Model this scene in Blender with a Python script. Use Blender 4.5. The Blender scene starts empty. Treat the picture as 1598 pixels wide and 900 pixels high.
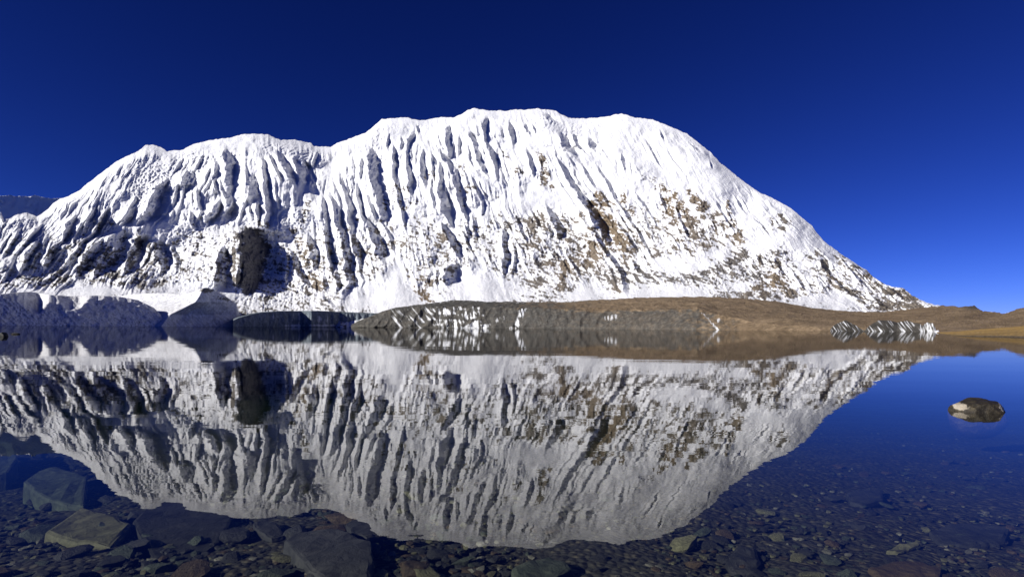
import bpy, bmesh, math, random
import numpy as np
from mathutils import Matrix, Vector

# ---------------------------------------------------------------- camera, sky, sun, exposure
F = 900.0                      # focal length in photograph pixels (1598 x 900)
CX, CY, HORIZON = 799.0, 450.0, 512.0
ROLL = math.atan(10 / 1598)
EYE = 1.5                      # metres above the lake
SUN_AZ = math.radians(60)      # sun stands to the left of and behind the camera
SUN_EL = math.radians(24)

scene = bpy.context.scene
COL = scene.collection
cam_data = bpy.data.cameras.new('camera')
cam = bpy.data.objects.new('camera', cam_data)
COL.objects.link(cam)
cam_data.sensor_width = 36.0
cam_data.lens = 36.0 * F / 1598
cam_data.shift_y = (HORIZON - CY) / 1598
cam_data.clip_start = 0.1
cam_data.clip_end = 60000
cr, sr = math.cos(ROLL), math.sin(ROLL)
cam.matrix_world = Matrix(((cr, -sr, 0, 0), (0, 0, -1, 0), (sr, cr, 0, EYE), (0, 0, 0, 1)))
scene.camera = cam
scene.render.resolution_x, scene.render.resolution_y = 1024, 576

world = bpy.data.worlds.new('World')
scene.world = world
world.use_nodes = True
wn = world.node_tree.nodes
wn.clear()
wl = world.node_tree.links
sky = wn.new('ShaderNodeTexSky')
sky.sky_type = 'NISHITA'
sky.sun_disc = False
sky.sun_elevation = SUN_EL
sky.sun_rotation = math.radians(180) + SUN_AZ
sky.altitude = 5000
sky.air_density = 1.0
sky.dust_density = 0.0
sky.ozone_density = 3.0
# deep, saturated high-altitude blue: one tone curve per channel over the whole sky
K_SKY = 0.117
def vmath(op, a, b):
    m = wn.new('ShaderNodeVectorMath')
    m.operation = op
    wl.new(a, m.inputs[0])
    m.inputs[1].default_value = b
    return m.outputs[0]
sep_c = wn.new('ShaderNodeSeparateXYZ')
wl.new(vmath('MULTIPLY', sky.outputs[0], (K_SKY,) * 3), sep_c.inputs[0])
com_c = wn.new('ShaderNodeCombineXYZ')
for i, gam in enumerate((1.75, 1.55, 1.38)):
    pw = wn.new('ShaderNodeMath')
    pw.operation = 'POWER'
    wl.new(sep_c.outputs[i], pw.inputs[0])
    pw.inputs[1].default_value = gam
    wl.new(pw.outputs[0], com_c.inputs[i])
sky_col = vmath('MULTIPLY', com_c.outputs[0], (.35 / K_SKY, .33 / K_SKY, .74 / K_SKY))
bg = wn.new('ShaderNodeBackground')
bg.inputs['Strength'].default_value = 0.095
wo = wn.new('ShaderNodeOutputWorld')
wl.new(sky_col, bg.inputs['Color'])
wl.new(bg.outputs[0], wo.inputs[0])

sun_data = bpy.data.lights.new('sun', 'SUN')
sun_data.energy = 5.0
sun_data.angle = math.radians(0.5)
sun_data.color = (1.0, 0.965, 0.91)
sun = bpy.data.objects.new('sun', sun_data)
COL.objects.link(sun)
SUN_DIR = Vector((-math.sin(SUN_AZ) * math.cos(SUN_EL), -math.cos(SUN_AZ) * math.cos(SUN_EL), math.sin(SUN_EL)))
sun.rotation_euler = SUN_DIR.to_track_quat('Z', 'Y').to_euler()

vs = scene.view_settings
vs.view_transform = 'Standard'
vs.look = 'None'
vs.gamma = 1.0
vs.exposure = 0.3
vs.use_curve_mapping = False
scene.cycles.transparent_max_bounces = 12
scene.cycles.max_bounces = 8
scene.cycles.diffuse_bounces = 1
scene.cycles.use_denoising = True

# ---------------------------------------------------------------- numeric helpers
def ray(x, y):
    """photograph pixel -> direction (dx, dz) for one metre of depth"""
    a = (np.asarray(x, float) - CX) / F
    b = (HORIZON - np.asarray(y, float)) / F
    return a * cr - b * sr, a * sr + b * cr

def pt(x, y, Y):
    dx, dz = ray(x, y)
    return np.stack([dx * Y, Y + 0 * dx, EYE + dz * Y], -1)

def on_plane(x, y, z=0.0):
    dx, dz = ray(x, y)
    Y = (z - EYE) / dz
    return Vector((float(dx * Y), float(Y), z))

def axis_row(x):
    return HORIZON + (np.asarray(x, float) - CX) * math.tan(ROLL)

def ss(a, b, x):
    t = np.clip((x - a) / (b - a), 0, 1)
    return t * t * (3 - 2 * t)

def interp(x, pts):
    p = np.array(pts, float)
    return np.interp(x, p[:, 0], p[:, 1])

def _hash(ix, iy, seed):
    n = (ix.astype(np.int64) * 374761393 + iy.astype(np.int64) * 668265263 + seed * 1442695041) & 0xFFFFFFFF
    n = ((n ^ (n >> 13)) * 1274126177) & 0xFFFFFFFF
    n = (n ^ (n >> 16)) & 0xFFFFFFFF
    return n

def perlin(x, y, seed=0):
    ix, iy = np.floor(x), np.floor(y)
    fx, fy = x - ix, y - iy
    ux, uy = fx * fx * fx * (fx * (fx * 6 - 15) + 10), fy * fy * fy * (fy * (fy * 6 - 15) + 10)
    def g(ox, oy):
        a = _hash(ix + ox, iy + oy, seed) * (2 * math.pi / 4294967296.0)
        return np.cos(a) * (fx - ox) + np.sin(a) * (fy - oy)
    a, b = g(0, 0), g(1, 0)
    c, d = g(0, 1), g(1, 1)
    return 1.5 * ((a + ux * (b - a)) * (1 - uy) + (c + ux * (d - c)) * uy)

def fbm(x, y, seed=0, octaves=4, gain=0.5, lac=2.0):
    s, amp, tot = 0, 1.0, 0.0
    for o in range(octaves):
        s = s + amp * perlin(x * lac ** o, y * lac ** o, seed + o * 17)
        tot += amp
        amp *= gain
    return s / tot

def ridged(x, y, seed=0, octaves=3, gain=0.5):
    s, amp, tot = 0, 1.0, 0.0
    for o in range(octaves):
        s = s + amp * (1 - 2 * np.abs(perlin(x * 2 ** o, y * 2 ** o, seed + o * 31)))
        tot += amp
        amp *= gain
    return s / tot

def sample(R, x0, y0, X, Y):
    fx = np.clip(X - x0, 0, R.shape[1] - 1.001)
    fy = np.clip(Y - y0, 0, R.shape[0] - 1.001)
    ix, iy = fx.astype(int), fy.astype(int)
    tx, ty = fx - ix, fy - iy
    return (R[iy, ix] * (1 - tx) + R[iy, ix + 1] * tx) * (1 - ty) + (R[iy + 1, ix] * (1 - tx) + R[iy + 1, ix + 1] * tx) * ty

# ---------------------------------------------------------------- object helpers
def grid_mesh(name, P, mat, attrs=None, kind='structure', smooth=True):
    """P: (n, m, 3) array of points -> one quad sheet"""
    n, m = P.shape[:2]
    me = bpy.data.meshes.new(name)
    idx = np.arange(n * m).reshape(n, m)
    q = np.stack([idx[:-1, :-1], idx[1:, :-1], idx[1:, 1:], idx[:-1, 1:]], -1).reshape(-1, 4)
    me.vertices.add(n * m)
    me.vertices.foreach_set('co', P.reshape(-1).astype(np.float32))
    me.loops.add(q.size)
    me.loops.foreach_set('vertex_index', q.reshape(-1).astype(np.int32))
    me.polygons.add(len(q))
    me.polygons.foreach_set('loop_start', np.arange(0, q.size, 4, dtype=np.int32))
    if smooth:
        me.polygons.foreach_set('use_smooth', np.ones(len(q), dtype=bool))
    me.update(calc_edges=True)
    for k, v in (attrs or {}).items():
        a = me.attributes.new(k, 'FLOAT', 'POINT')
        a.data.foreach_set('value', np.ascontiguousarray(v.reshape(-1), dtype=np.float32))
    me.materials.append(mat)
    o = bpy.data.objects.new(name, me)
    if kind:
        o['kind'] = kind
    COL.objects.link(o)
    return o

class NT:
    """small node-tree helper"""
    def __init__(self, name):
        self.m = bpy.data.materials.new(name)
        self.m.use_nodes = True
        self.t = self.m.node_tree
        self.t.nodes.clear()
        self.out = self.n('ShaderNodeOutputMaterial')
    def n(self, kind, **kw):
        nd = self.t.nodes.new(kind)
        for k, v in kw.items():
            setattr(nd, k, v)
        return nd
    def link(self, a, b):
        self.t.links.new(a, b)
    def attr(self, name):
        return self.n('ShaderNodeAttribute', attribute_name=name).outputs['Fac']
    def pos(self, scale=(1, 1, 1)):
        g = self.n('ShaderNodeNewGeometry')
        v = self.n('ShaderNodeVectorMath', operation='MULTIPLY')
        v.inputs[1].default_value = scale
        self.link(g.outputs['Position'], v.inputs[0])
        return v.outputs[0]
    def obj(self, scale=(1, 1, 1)):
        g = self.n('ShaderNodeTexCoord')
        v = self.n('ShaderNodeVectorMath', operation='MULTIPLY')
        v.inputs[1].default_value = scale
        self.link(g.outputs['Object'], v.inputs[0])
        return v.outputs[0]
    def noise(self, vec, scale, detail=4, rough=0.55, dist=0.0):
        t = self.n('ShaderNodeTexNoise')
        t.inputs['Scale'].default_value = scale
        t.inputs['Detail'].default_value = detail
        t.inputs['Roughness'].default_value = rough
        t.inputs['Distortion'].default_value = dist
        self.link(vec, t.inputs['Vector'])
        return t.outputs['Fac']
    def math(self, op, a, b=None, clamp=False):
        m = self.n('ShaderNodeMath', operation=op, use_clamp=clamp)
        for i, v in enumerate((a, b)):
            if v is None:
                continue
            if isinstance(v, (int, float)):
                m.inputs[i].default_value = v
            else:
                self.link(v, m.inputs[i])
        return m.outputs[0]
    def ramp(self, fac, stops):
        r = self.n('ShaderNodeValToRGB')
        e = r.color_ramp.elements
        while len(e) < len(stops):
            e.new(0.5)
        for i, (p, c) in enumerate(stops):
            e[i].position = p
            e[i].color = (c[0], c[1], c[2], 1) if not isinstance(c, (int, float)) else (c, c, c, 1)
        self.link(fac, r.inputs[0])
        return r.outputs[0]
    def mix(self, fac, a, b):
        m = self.n('ShaderNodeMix', data_type='RGBA')
        if isinstance(fac, (int, float)):
            m.inputs[0].default_value = fac
        else:
            self.link(fac, m.inputs[0])
        for i, v in ((6, a), (7, b)):
            if isinstance(v, tuple):
                m.inputs[i].default_value = (v[0], v[1], v[2], 1)
            else:
                self.link(v, m.inputs[i])
        return m.outputs[2]
    def bump(self, height, dist, strength=1.0):
        b = self.n('ShaderNodeBump')
        b.inputs['Distance'].default_value = dist
        b.inputs['Strength'].default_value = strength
        self.link(height, b.inputs['Height'])
        return b.outputs[0]
    def principled(self, color, rough=0.8, normal=None, spec=0.3):
        p = self.n('ShaderNodeBsdfPrincipled')
        if isinstance(color, tuple):
            p.inputs['Base Color'].default_value = (*color, 1)
        else:
            self.link(color, p.inputs['Base Color'])
        if isinstance(rough, (int, float)):
            p.inputs['Roughness'].default_value = rough
        else:
            self.link(rough, p.inputs['Roughness'])
        p.inputs['Specular IOR Level'].default_value = spec
        if normal is not None:
            self.link(normal, p.inputs['Normal'])
        self.link(p.outputs[0], self.out.inputs['Surface'])
        return self.m

# ---------------------------------------------------------------- materials of the terrain
def snow_rock_material(name, dirty=0.0):
    t = NT(name)
    rock, tone = t.attr('rock'), t.attr('tone')
    p = t.pos()
    fine = t.noise(p, 0.055, 5, 0.65)
    mid = t.noise(p, 0.012, 4, 0.6)
    grey = t.ramp(fine, [(0.25, (0.075, 0.073, 0.075)), (0.5, (0.15, 0.145, 0.14)), (0.75, (0.26, 0.25, 0.235))])
    brown = t.ramp(fine, [(0.25, (0.09, 0.064, 0.04)), (0.5, (0.185, 0.138, 0.088)), (0.75, (0.32, 0.25, 0.165))])
    rk = t.mix(tone, grey, brown)
    sn = t.ramp(mid, [(0.3, (0.80, 0.81, 0.83)), (0.7, (0.89, 0.89, 0.90))])
    if dirty:
        sn = t.mix(t.math('MULTIPLY', t.ramp(t.noise(p, 0.05, 8, 0.75), [(0.40, 0), (0.62, 1)]), dirty), sn, (0.27, 0.26, 0.27))
    edge = t.math('ADD', rock, t.math('MULTIPLY', t.math('SUBTRACT', fine, 0.5), 0.9))
    fac = t.ramp(edge, [(0.30, 0), (0.5, .45), (0.66, 1)])
    col = t.mix(fac, sn, rk)
    h = t.math('ADD', t.math('MULTIPLY', fine, 1.0), t.math('MULTIPLY', t.noise(p, 0.16, 3, 0.6), 0.35))
    b = t.bump(h, 9.0, 0.6)
    return t.principled(col, 0.75, b, 0.15)

def moraine_material(name='moraine_debris', g0=(.045, .043, .040), g1=(.085, .081, .073), g2=(.16, .152, .135)):
    t = NT(name)
    tone, ice = t.attr('tone'), t.attr('ice')
    p = t.pos()
    fine = t.noise(p, 0.05, 8, 0.75)
    mid = t.noise(p, 0.008, 6, 0.65)
    grey = t.ramp(fine, [(0.32, g0), (0.52, g1), (0.7, g2)])
    brown = t.ramp(t.math('ADD', t.math('MULTIPLY', fine, 0.55), t.math('MULTIPLY', mid, 0.45)),
                   [(0.36, (0.105, 0.076, 0.048)), (0.5, (0.215, 0.155, 0.096)), (0.64, (0.33, 0.245, 0.155))])
    c = t.mix(tone, grey, brown)
    c = t.mix(t.ramp(t.math('ADD', ice, t.math('MULTIPLY', t.math('SUBTRACT', fine, 0.5), 0.7)), [(0.36, 0), (0.72, 1)]), c, (0.78, 0.79, 0.80))
    return t.principled(c, 0.9, t.bump(t.math('ADD', fine, mid), 10.0, 0.8), 0.1)

M_SNOW = snow_rock_material('snow_and_rock')
M_SNOWD = snow_rock_material('dusty_snow', 0.55)
M_MORAINE = moraine_material()
M_ICE = moraine_material('dirty_glacier_ice', (.10, .12, .135), (.20, .235, .26), (.34, .38, .41))

# ---------------------------------------------------------------- the snow mountain
RX0, RY0, RW, RH = -340, 150, 2300, 380
gx, gy = np.meshgrid(np.arange(RX0, RX0 + RW), np.arange(RY0, RY0 + RH))
gx = gx.astype(float); gy = gy.astype(float)

SKYLINE = [(-340,352),(-260,330),(-180,346),(-90,325),(-40,336),(0,330),(3,333),(6,341),(16,341),(22,337),(31,334),(42,331),(47,334),(58,338),(68,331),(76,325),(84,317),(93,310),
 (107,306),(124,297),(137,286),(158,270),(183,251),(200,243),(216,236),(226,227),(240,226),(252,230),(260,236),(284,234),(302,225),(328,219),(360,215),(376,210),(400,209),
 (418,210),(438,219),(460,218),(486,224),(490,229),(516,229),(530,222),(550,215),(570,208),(580,200),(596,186),(620,185),(632,183),(642,185),(656,189),(676,185),(690,183),
 (708,183.5),(720,179),(730,172),(740,168.5),(750,171),(770,172.5),(790,173),(800,171.5),(820,171),(840,169.5),(868,173.5),(888,185),(908,184.5),(928,184.5),(948,182),(970,177),
 (980,180),(992,184),(1000,184),(1019,187),(1043,196),(1072,209),(1107,236),(1123,253),(1163,285),(1187,301),(1213,313),(1237,327),(1251,339),(1267,352),(1276,365),(1291,381),
 (1305,390),(1317,400),(1331,408),(1342,416),(1353,421),(1363,432),(1378,442),(1392,447),(1411,450),(1424,461),(1445,471.5),(1458,475),(1474,478),(1500,482),(1560,488)]
# shaded right-hand flanks of the ribs: (x, y, width) down the fall line
STREAKS = [
 # far left, leaning down to the left
 [(120,336,5),(108,350,12),(104,366,10),(96,382,5)],[(62,372,4),(54,386,9),(44,400,10),(38,416,8),(30,430,4)],[(88,380,6),(80,394,13),(76,408,9),(68,424,4)],
 [(100,414,5),(90,426,9),(76,438,11),(66,446,6)],[(124,386,4),(112,400,6),(96,426,6),(88,440,4)],[(22,408,4),(12,428,6),(4,440,6)],
 [(172,322,5),(160,340,9),(148,364,9),(128,380,9),(120,392,4)],[(150,322,5),(140,340,11),(132,360,8),(124,372,4)],
 [(190,360,12),(182,372,24),(178,388,32),(168,406,30),(156,422,16),(146,436,6)],[(162,372,8),(152,384,16),(140,396,18),(128,420,12),(118,436,6)],
 [(36,352,4),(26,368,6),(14,388,6),(4,404,5)],[(66,350,4),(52,366,6),(40,380,5)],[(-20,360,8),(-44,400,10),(-66,440,8)],[(-100,350,8),(-130,400,12),(-150,440,8)],[(-190,360,8),(-230,420,12),(-250,446,8)],
 # ice slope under the small summit
 [(268,276,6),(252,290,15),(244,312,19),(234,336,20),(222,346,14),(214,352,6)],[(212,322,5),(202,338,13),(192,350,9)],[(298,264,8),(294,276,17),(291,288,20),(284,300,9)],
 [(352,232,8),(356,244,17),(360,260,18),(357,284,12),(358,304,12),(356,314,8)],[(362,306,8),(360,318,14),(354,334,18),(346,350,8)],[(344,312,5),(338,324,12),(330,338,14),(324,352,6)],
 [(392,272,8),(394,284,14),(396,304,16),(392,314,8)],[(332,278,3),(338,290,6),(342,304,4)],[(344,284,3),(348,296,6),(352,308,4)],[(298,330,4),(300,340,9),(303,354,9)],
 [(307,288,3),(309,300,5),(312,320,6),(316,334,4)],[(278,284,4),(276,296,6),(274,312,6),(270,324,4)],[(410,246,4),(412,256,8),(414,280,8),(416,308,9),(421,332,9),(417,350,9),(414,362,5)],
 [(400,316,4),(402,330,7),(404,344,5)],[(434,236,6),(440,248,12),(448,264,16),(456,280,12),(460,290,5)],[(458,246,5),(466,260,12),(474,276,12),(478,288,5)],[(474,252,5),(476,262,9),(480,276,6)],
 [(318,240,3),(314,252,6),(306,264,5)],[(284,250,3),(278,260,5),(270,272,4)],[(330,262,3),(322,276,5),(318,288,3)],
 # cliff and rib above the icefall
 [(380,352,12),(386,364,30),(393,386,46),(394,410,46),(391,436,38),(388,456,20)],[(350,380,6),(349,390,12),(348,410,18),(346,430,20),(343,448,18),(340,456,8)],
 [(222,366,8),(218,374,16),(213,392,22),(206,410,22),(198,428,10)],[(244,376,8),(248,388,20),(254,400,22),(257,412,16),(252,428,6)],
 # ribs left of the central gully
 [(576,226,6),(581,236,13),(584,250,20),(583,272,16),(588,296,14),(594,316,16),(598,334,13),(602,352,8),(604,364,4)],
 [(558,326,3),(565,336,7),(576,350,11),(588,372,20),(594,394,18),(600,410,8)],[(526,264,4),(530,274,8),(536,288,8),(542,304,8),(548,324,10),(546,338,9),(550,360,9),(556,380,12),(561,404,12),(568,428,5)],
 [(514,296,4),(516,306,7),(524,324,9),(528,346,10),(536,366,12),(542,396,15),(543,424,12),(548,440,12),(539,458,12),(536,464,6)],
 [(502,302,4),(505,314,7),(507,330,8),(510,346,7),(511,370,9),(514,396,11),(518,420,8),(520,432,4)],[(506,428,4),(508,440,8),(510,456,6)],[(524,416,4),(527,430,8),(529,446,7),(526,456,4)],
 [(541,256,3),(542,268,5),(543,288,6),(545,300,3)],[(546,266,3),(549,280,6),(552,302,5),(554,312,3)],[(565,246,3),(564,258,6),(563,276,4)],[(557,280,3),(559,294,5),(561,314,6),(565,338,4)],
 [(572,302,3),(576,314,5),(583,328,6),(589,344,4)],[(481,366,5),(485,378,11),(488,392,14),(491,410,10),(493,428,3)],[(454,388,5),(458,398,9),(464,416,10),(472,432,11),(482,444,8),(492,452,3)],
 [(504,462,3),(512,468,10),(518,474,8)],[(496,236,3),(494,246,5),(490,258,3)],
 # centre
 [(614,226,3),(615,236,6),(615,254,7),(614,274,5),(616,288,3)],[(645,204,6),(643,212,10),(640,221,8),(636,236,5),(637,256,7),(640,276,9),(640,292,8),(645,310,4)],[(641,230,2),(642,240,4),(644,254,3)],
 [(661,230,3),(660,242,5),(659,260,8),(660,274,10),(665,294,4)],[(702,194,5),(699,202,9),(697,216,8),(702,230,8),(705,250,5)],
 [(684,230,3),(688,238,5),(696,248,9),(706,264,10),(712,278,12),(716,296,8),(718,312,9),(724,330,9),(732,344,5)],[(686,246,4),(687,258,7),(687,272,6),(688,292,10),(692,312,14),(697,330,13),(703,344,9),(710,364,4)],
 [(688,346,3),(693,356,8),(702,368,12),(708,384,16),(716,398,11),(721,410,5)],[(712,410,10),(704,422,22),(700,436,22),(702,446,10)],[(726,350,3),(729,358,7),(734,374,5)],[(727,382,3),(731,390,5),(735,396,3)],
 [(716,212,3),(717,224,5),(717,240,4)],[(732,202,5),(735,211,9),(742,222,9),(745,236,7),(748,250,8),(756,266,7),(765,280,4)],[(760,180,7),(758,188,11),(756,202,6),(758,218,6),(764,230,8),(770,244,9),(774,260,6),(779,284,5)],
 [(778,254,2),(782,266,4),(786,276,3)],[(794,190,4),(797,199,9),(800,210,8),(802,228,4)],[(754,312,3),(754,322,5),(752,336,3)],[(786,354,3),(787,364,7),(788,378,8),(790,404,9),(787,416,8),(788,434,5)],
 [(736,274,2),(740,284,4),(752,312,4)],[(626,214,3),(628,224,6),(626,232,4)],[(607,210,3),(605,222,5),(606,234,3)],[(672,236,2),(676,246,4),(680,256,3)],[(650,196,3),(653,204,4)],
 # right of the summit, leaning down to the right
 [(858,228,2),(870,246,4),(880,264,7),(890,282,9),(904,302,10),(918,322,15),(930,340,17),(940,360,17),(948,378,14),(952,390,5)],[(918,342,3),(924,352,6),(932,368,7),(944,388,7),(956,402,9),(968,420,8),(978,438,11),(979,456,11),(980,464,5)],
 [(852,320,3),(857,329,7),(866,342,15),(874,358,15),(875,374,8)],[(888,402,3),(894,410,6),(900,420,7),(906,432,4)],[(874,206,6),(879,216,14),(882,226,15),(892,235,9),(900,240,5)],[(920,216,6),(925,226,13),(928,233,6)],
 [(848,176,6),(854,182,14),(862,187,8)],[(894,262,2),(896,270,4),(904,286,5),(914,302,3)],[(908,256,2),(912,264,5),(920,278,6),(929,292,4)],[(926,250,2),(933,262,4),(946,280,6),(952,294,7),(962,310,6),(972,326,6),(982,340,6),(990,352,6),(998,364,5),(1010,386,5),(1018,400,6),(1025,410,3)],
 [(940,300,2),(944,308,4),(956,330,5),(960,338,3)],[(962,342,3),(966,350,5),(978,364,7),(992,386,7),(995,392,4)],[(988,406,4),(993,414,9),(998,424,8)],[(820,192,3),(822,200,7),(826,208,4)],[(821,232,2),(825,242,5),(830,254,8),(833,274,4)],
 [(970,240,3),(972,250,6),(977,268,4)],[(992,300,2),(997,310,5),(1004,318,5),(1009,324,4),(1018,338,4),(1024,350,3)],[(1054,320,2),(1059,332,4),(1068,354,5),(1077,374,4)],[(1042,234,2),(1048,246,3),(1066,270,2)],
 [(1008,218,2),(1013,228,4),(1026,252,4),(1034,264,2)],[(1030,204,3),(1033,211,5),(1035,216,3)],[(1076,224,3),(1086,231,6),(1090,235,4)],[(1099,234,4),(1103,239,7),(1106,243,4)],[(1108,250,2),(1110,259,4)],
 [(1116,312,2),(1124,326,4),(1136,346,5),(1146,362,4)],[(1146,306,2),(1154,318,4),(1162,330,3)],[(1176,340,2),(1190,352,5),(1200,366,4)],[(830,330,4),(838,342,6),(843,356,6)],[(806,340,3),(812,352,6),(818,368,6),(824,380,4)],
 [(1178,396,3),(1184,404,7),(1190,412,4)],[(1208,402,3),(1214,412,7),(1222,424,5)],[(1236,420,3),(1246,436,7),(1256,452,6)],[(1282,404,4),(1288,416,9),(1295,428,5)],[(1298,430,3),(1312,446,7),(1334,462,8),(1352,474,5)],
 [(1310,400,2),(1326,418,5),(1346,440,6),(1362,456,4)],[(1362,462,3),(1374,472,7),(1384,478,4)],[(1386,446,4),(1398,456,8),(1408,464,5)],[(900,290,2),(906,304,4),(914,318,4)],[(1028,300,3),(1036,316,5),(1040,330,4)],
]
# bare rock: (x, y, radius x, radius y, strength, brownness)
ROCK = [
 (925,318,7,8,.9,.9),(934,332,9,9,.95,.9),(946,346,10,10,.95,.9),(956,358,10,10,.95,.85),(966,372,9,10,.95,.85),(974,388,6,8,.8,.8),(982,402,5,8,.6,.7),
 (1020,282,6,6,.7,.6),(1030,290,9,6,.6,.6),(1038,298,9,7,.75,.9),(1042,312,12,8,.7,1),(1046,330,9,10,.75,1),(1053,304,4,6,.7,.9),(1060,320,7,10,.85,.9),(1070,334,7,8,.8,.8),(1078,348,11,10,.8,.6),(1086,366,11,10,.8,.5),
 (1076,299,5,4,.85,.9),(1085,311,7,8,.95,.8),(1096,323,10,8,.95,.6),(1098,338,5,4,.85,.5),(1112,336,12,7,.6,.4),(1136,318,3,7,.7,.7),(1138,332,4,8,.6,.5),(1142,352,6,9,.7,.7),(1152,368,9,8,.8,.8),(1160,377,8,6,.8,.8),(1122,348,13,5,.65,.5),(1134,357,9,6,.65,.6),
 (1110,368,40,22,.42,.5),(1046,350,26,18,.42,.5),(1010,352,22,20,.32,.3),(1218,349,14,14,.5,.4),(1200,355,10,10,.4,.3),
 (844,338,7,16,.75,.4),(828,352,11,16,.75,.4),(806,344,8,8,.6,.2),(850,356,6,12,.6,.4),(832,380,12,10,.65,.5),(812,372,10,10,.45,.2),(850,388,18,10,.5,.2),(866,398,14,9,.55,.2),(862,412,7,8,.6,.6),
 (881,414,8,9,1,.75),(879,432,7,8,.9,.7),(878,446,9,8,.9,.6),(890,450,13,9,.8,.3),(900,436,7,8,.5,.1),(924,382,9,9,.85,.75),(924,396,10,9,.9,.7),(918,412,9,10,.9,.7),(930,424,22,9,.62,.3),(952,436,20,12,.65,.2),(964,452,9,8,.9,.6),(948,456,8,6,.5,.2),
 (836,442,16,9,.8,.3),(812,443,12,4,.6,.3),(826,450,10,3,.6,.3),(886,360,10,12,.6,.5),(897,374,14,10,.6,.4),(878,344,8,10,.5,.4),(846,250,6,9,.75,.6),(850,272,7,12,.7,.6),(846,290,7,6,.6,.6),(862,294,5,7,.5,.7),(838,242,6,5,.5,.4),
 (810,268,8,10,.45,.4),(972,310,5,8,.75,.9),(936,308,9,7,.75,.8),(944,318,9,6,.6,.8),(986,330,6,10,.6,.7),(1004,274,10,8,.4,.2),(990,262,7,9,.4,.2),
 (666,440,18,12,.62,.7),(654,454,12,8,.85,.9),(664,464,9,6,1,1),(670,472,6,4,1,1),(690,446,20,13,.62,.3),(690,370,8,13,.65,.5),(668,380,9,14,.45,.3),(648,386,5,11,.45,.3),(630,381,6,8,.6,.5),(634,432,14,8,.42,.5),(650,420,20,6,.35,.4),(678,396,20,8,.35,.3),
 (674,276,9,9,.45,.8),(668,262,6,6,.35,.7),(774,306,18,9,.42,.3),(724,268,5,9,.65,.5),(716,258,6,6,.5,.4),(784,242,13,9,.35,.3),(732,300,16,14,.36,.4),(616,296,20,10,.38,.4),(630,318,24,10,.32,.4),(606,318,8,14,.36,.4),(798,342,8,8,.5,.2),
 (766,380,8,7,.45,.3),(762,400,12,8,.45,.3),(774,412,10,14,.45,.2),(792,352,7,8,.6,.3),(780,430,7,8,.5,.2),
 (468,384,6,7,.65,.8),(474,398,9,9,.65,.7),(480,416,8,9,.6,.7),(488,434,9,8,.7,.9),(498,446,10,7,.8,.8),(476,334,5,7,.65,.4),(470,346,6,6,.5,.4),(482,320,5,8,.45,.3),(460,360,10,6,.4,.5),(574,394,8,14,.5,.5),(560,440,14,14,.34,.4),
 (530,400,44,40,.36,.3),(530,442,34,22,.4,.2),(500,380,18,14,.3,.4),
 (388,370,16,12,1.1,.06),(396,390,20,18,1.1,.06),(393,410,20,20,1.1,.06),(388,436,18,16,1.1,.1),(384,452,12,8,1.1,.1),(414,384,12,8,.8,.05),(365,402,4,30,.8,.5),(366,438,6,14,.85,.4),(352,372,3,10,.75,.2),(356,400,3,26,.6,.1),(416,352,4,6,.6,.3),(404,350,4,8,.7,.3),
 (215,430,18,18,.6,.25),(226,446,16,6,.75,.3),(246,442,16,7,.75,.3),(236,410,16,18,.5,.1),(216,380,8,10,.75,.05),(258,404,8,16,.45,.1),(232,384,3,9,.6,.1),(205,404,9,14,.6,.1),
 (88,442,10,7,.65,.3),(100,436,9,6,.55,.3),(120,416,18,14,.46,.1),(144,416,20,14,.55,.1),(170,400,20,20,.58,.05),(176,430,18,8,.7,.1),(190,440,8,6,.65,.2),(150,440,24,6,.5,.2),(110,390,40,24,.36,.1),(60,410,34,24,.34,.05),(160,350,22,14,.3,.05),(30,390,24,24,.28,.05),
 (1090,434,9,6,.7,.2),(1104,426,12,8,.75,.2),(1120,420,12,8,.75,.2),(1138,410,13,8,.8,.3),(1156,400,11,8,.75,.2),(1162,394,6,6,.7,.2),(1128,455,14,3,.75,.3),(1118,449,8,3,.6,.2),(1166,438,7,4,.7,.1),(1178,432,7,5,.75,.1),
 (1183,449,10,6,.85,.8),(1170,458,10,4,.85,.5),(1192,460,12,7,.8,.5),(1185,404,3,6,.8,.6),(1215,395,18,9,.6,.1),(1200,390,14,6,.5,.1),(1214,411,5,8,.75,.6),(1211,432,8,8,.8,1),(1206,442,6,8,.75,1),(1222,448,9,10,.8,.8),(1234,458,11,9,.85,.5),(1246,464,8,8,.7,.4),
 (1036,432,34,8,.42,.2),(1060,444,24,4,.4,.3),(1026,426,20,4,.4,.2),(1276,394,9,6,.75,.5),(1268,402,8,5,.6,.3),(1287,414,6,9,.95,.3),(1292,426,4,5,.8,.3),(1298,436,7,5,.8,.9),(1306,446,8,5,.75,.6),(1318,452,10,5,.75,.3),(1331,457,12,7,.8,.3),(1346,469,13,6,.9,.3),(1362,477,9,4,.9,.3),
 (1386,478,18,7,.92,.4),(1368,470,10,6,.85,.3),(1315,405,8,6,.6,.7),(1335,417,10,6,.7,.4),(1353,430,10,7,.65,.8),(1371,443,10,5,.65,.6),(1388,455,13,8,.85,.4),(1404,457,13,7,.85,.5),(1415,464,12,6,.8,.4),(1432,470,10,4,.65,.4),(1400,474,22,6,.7,.4),(1420,478,24,5,.9,.5),
 (1300,440,90,40,.36,.3),(1380,460,50,20,.45,.4),(1240,400,40,24,.34,.2),(1330,430,20,20,.35,.4),
]
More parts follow.
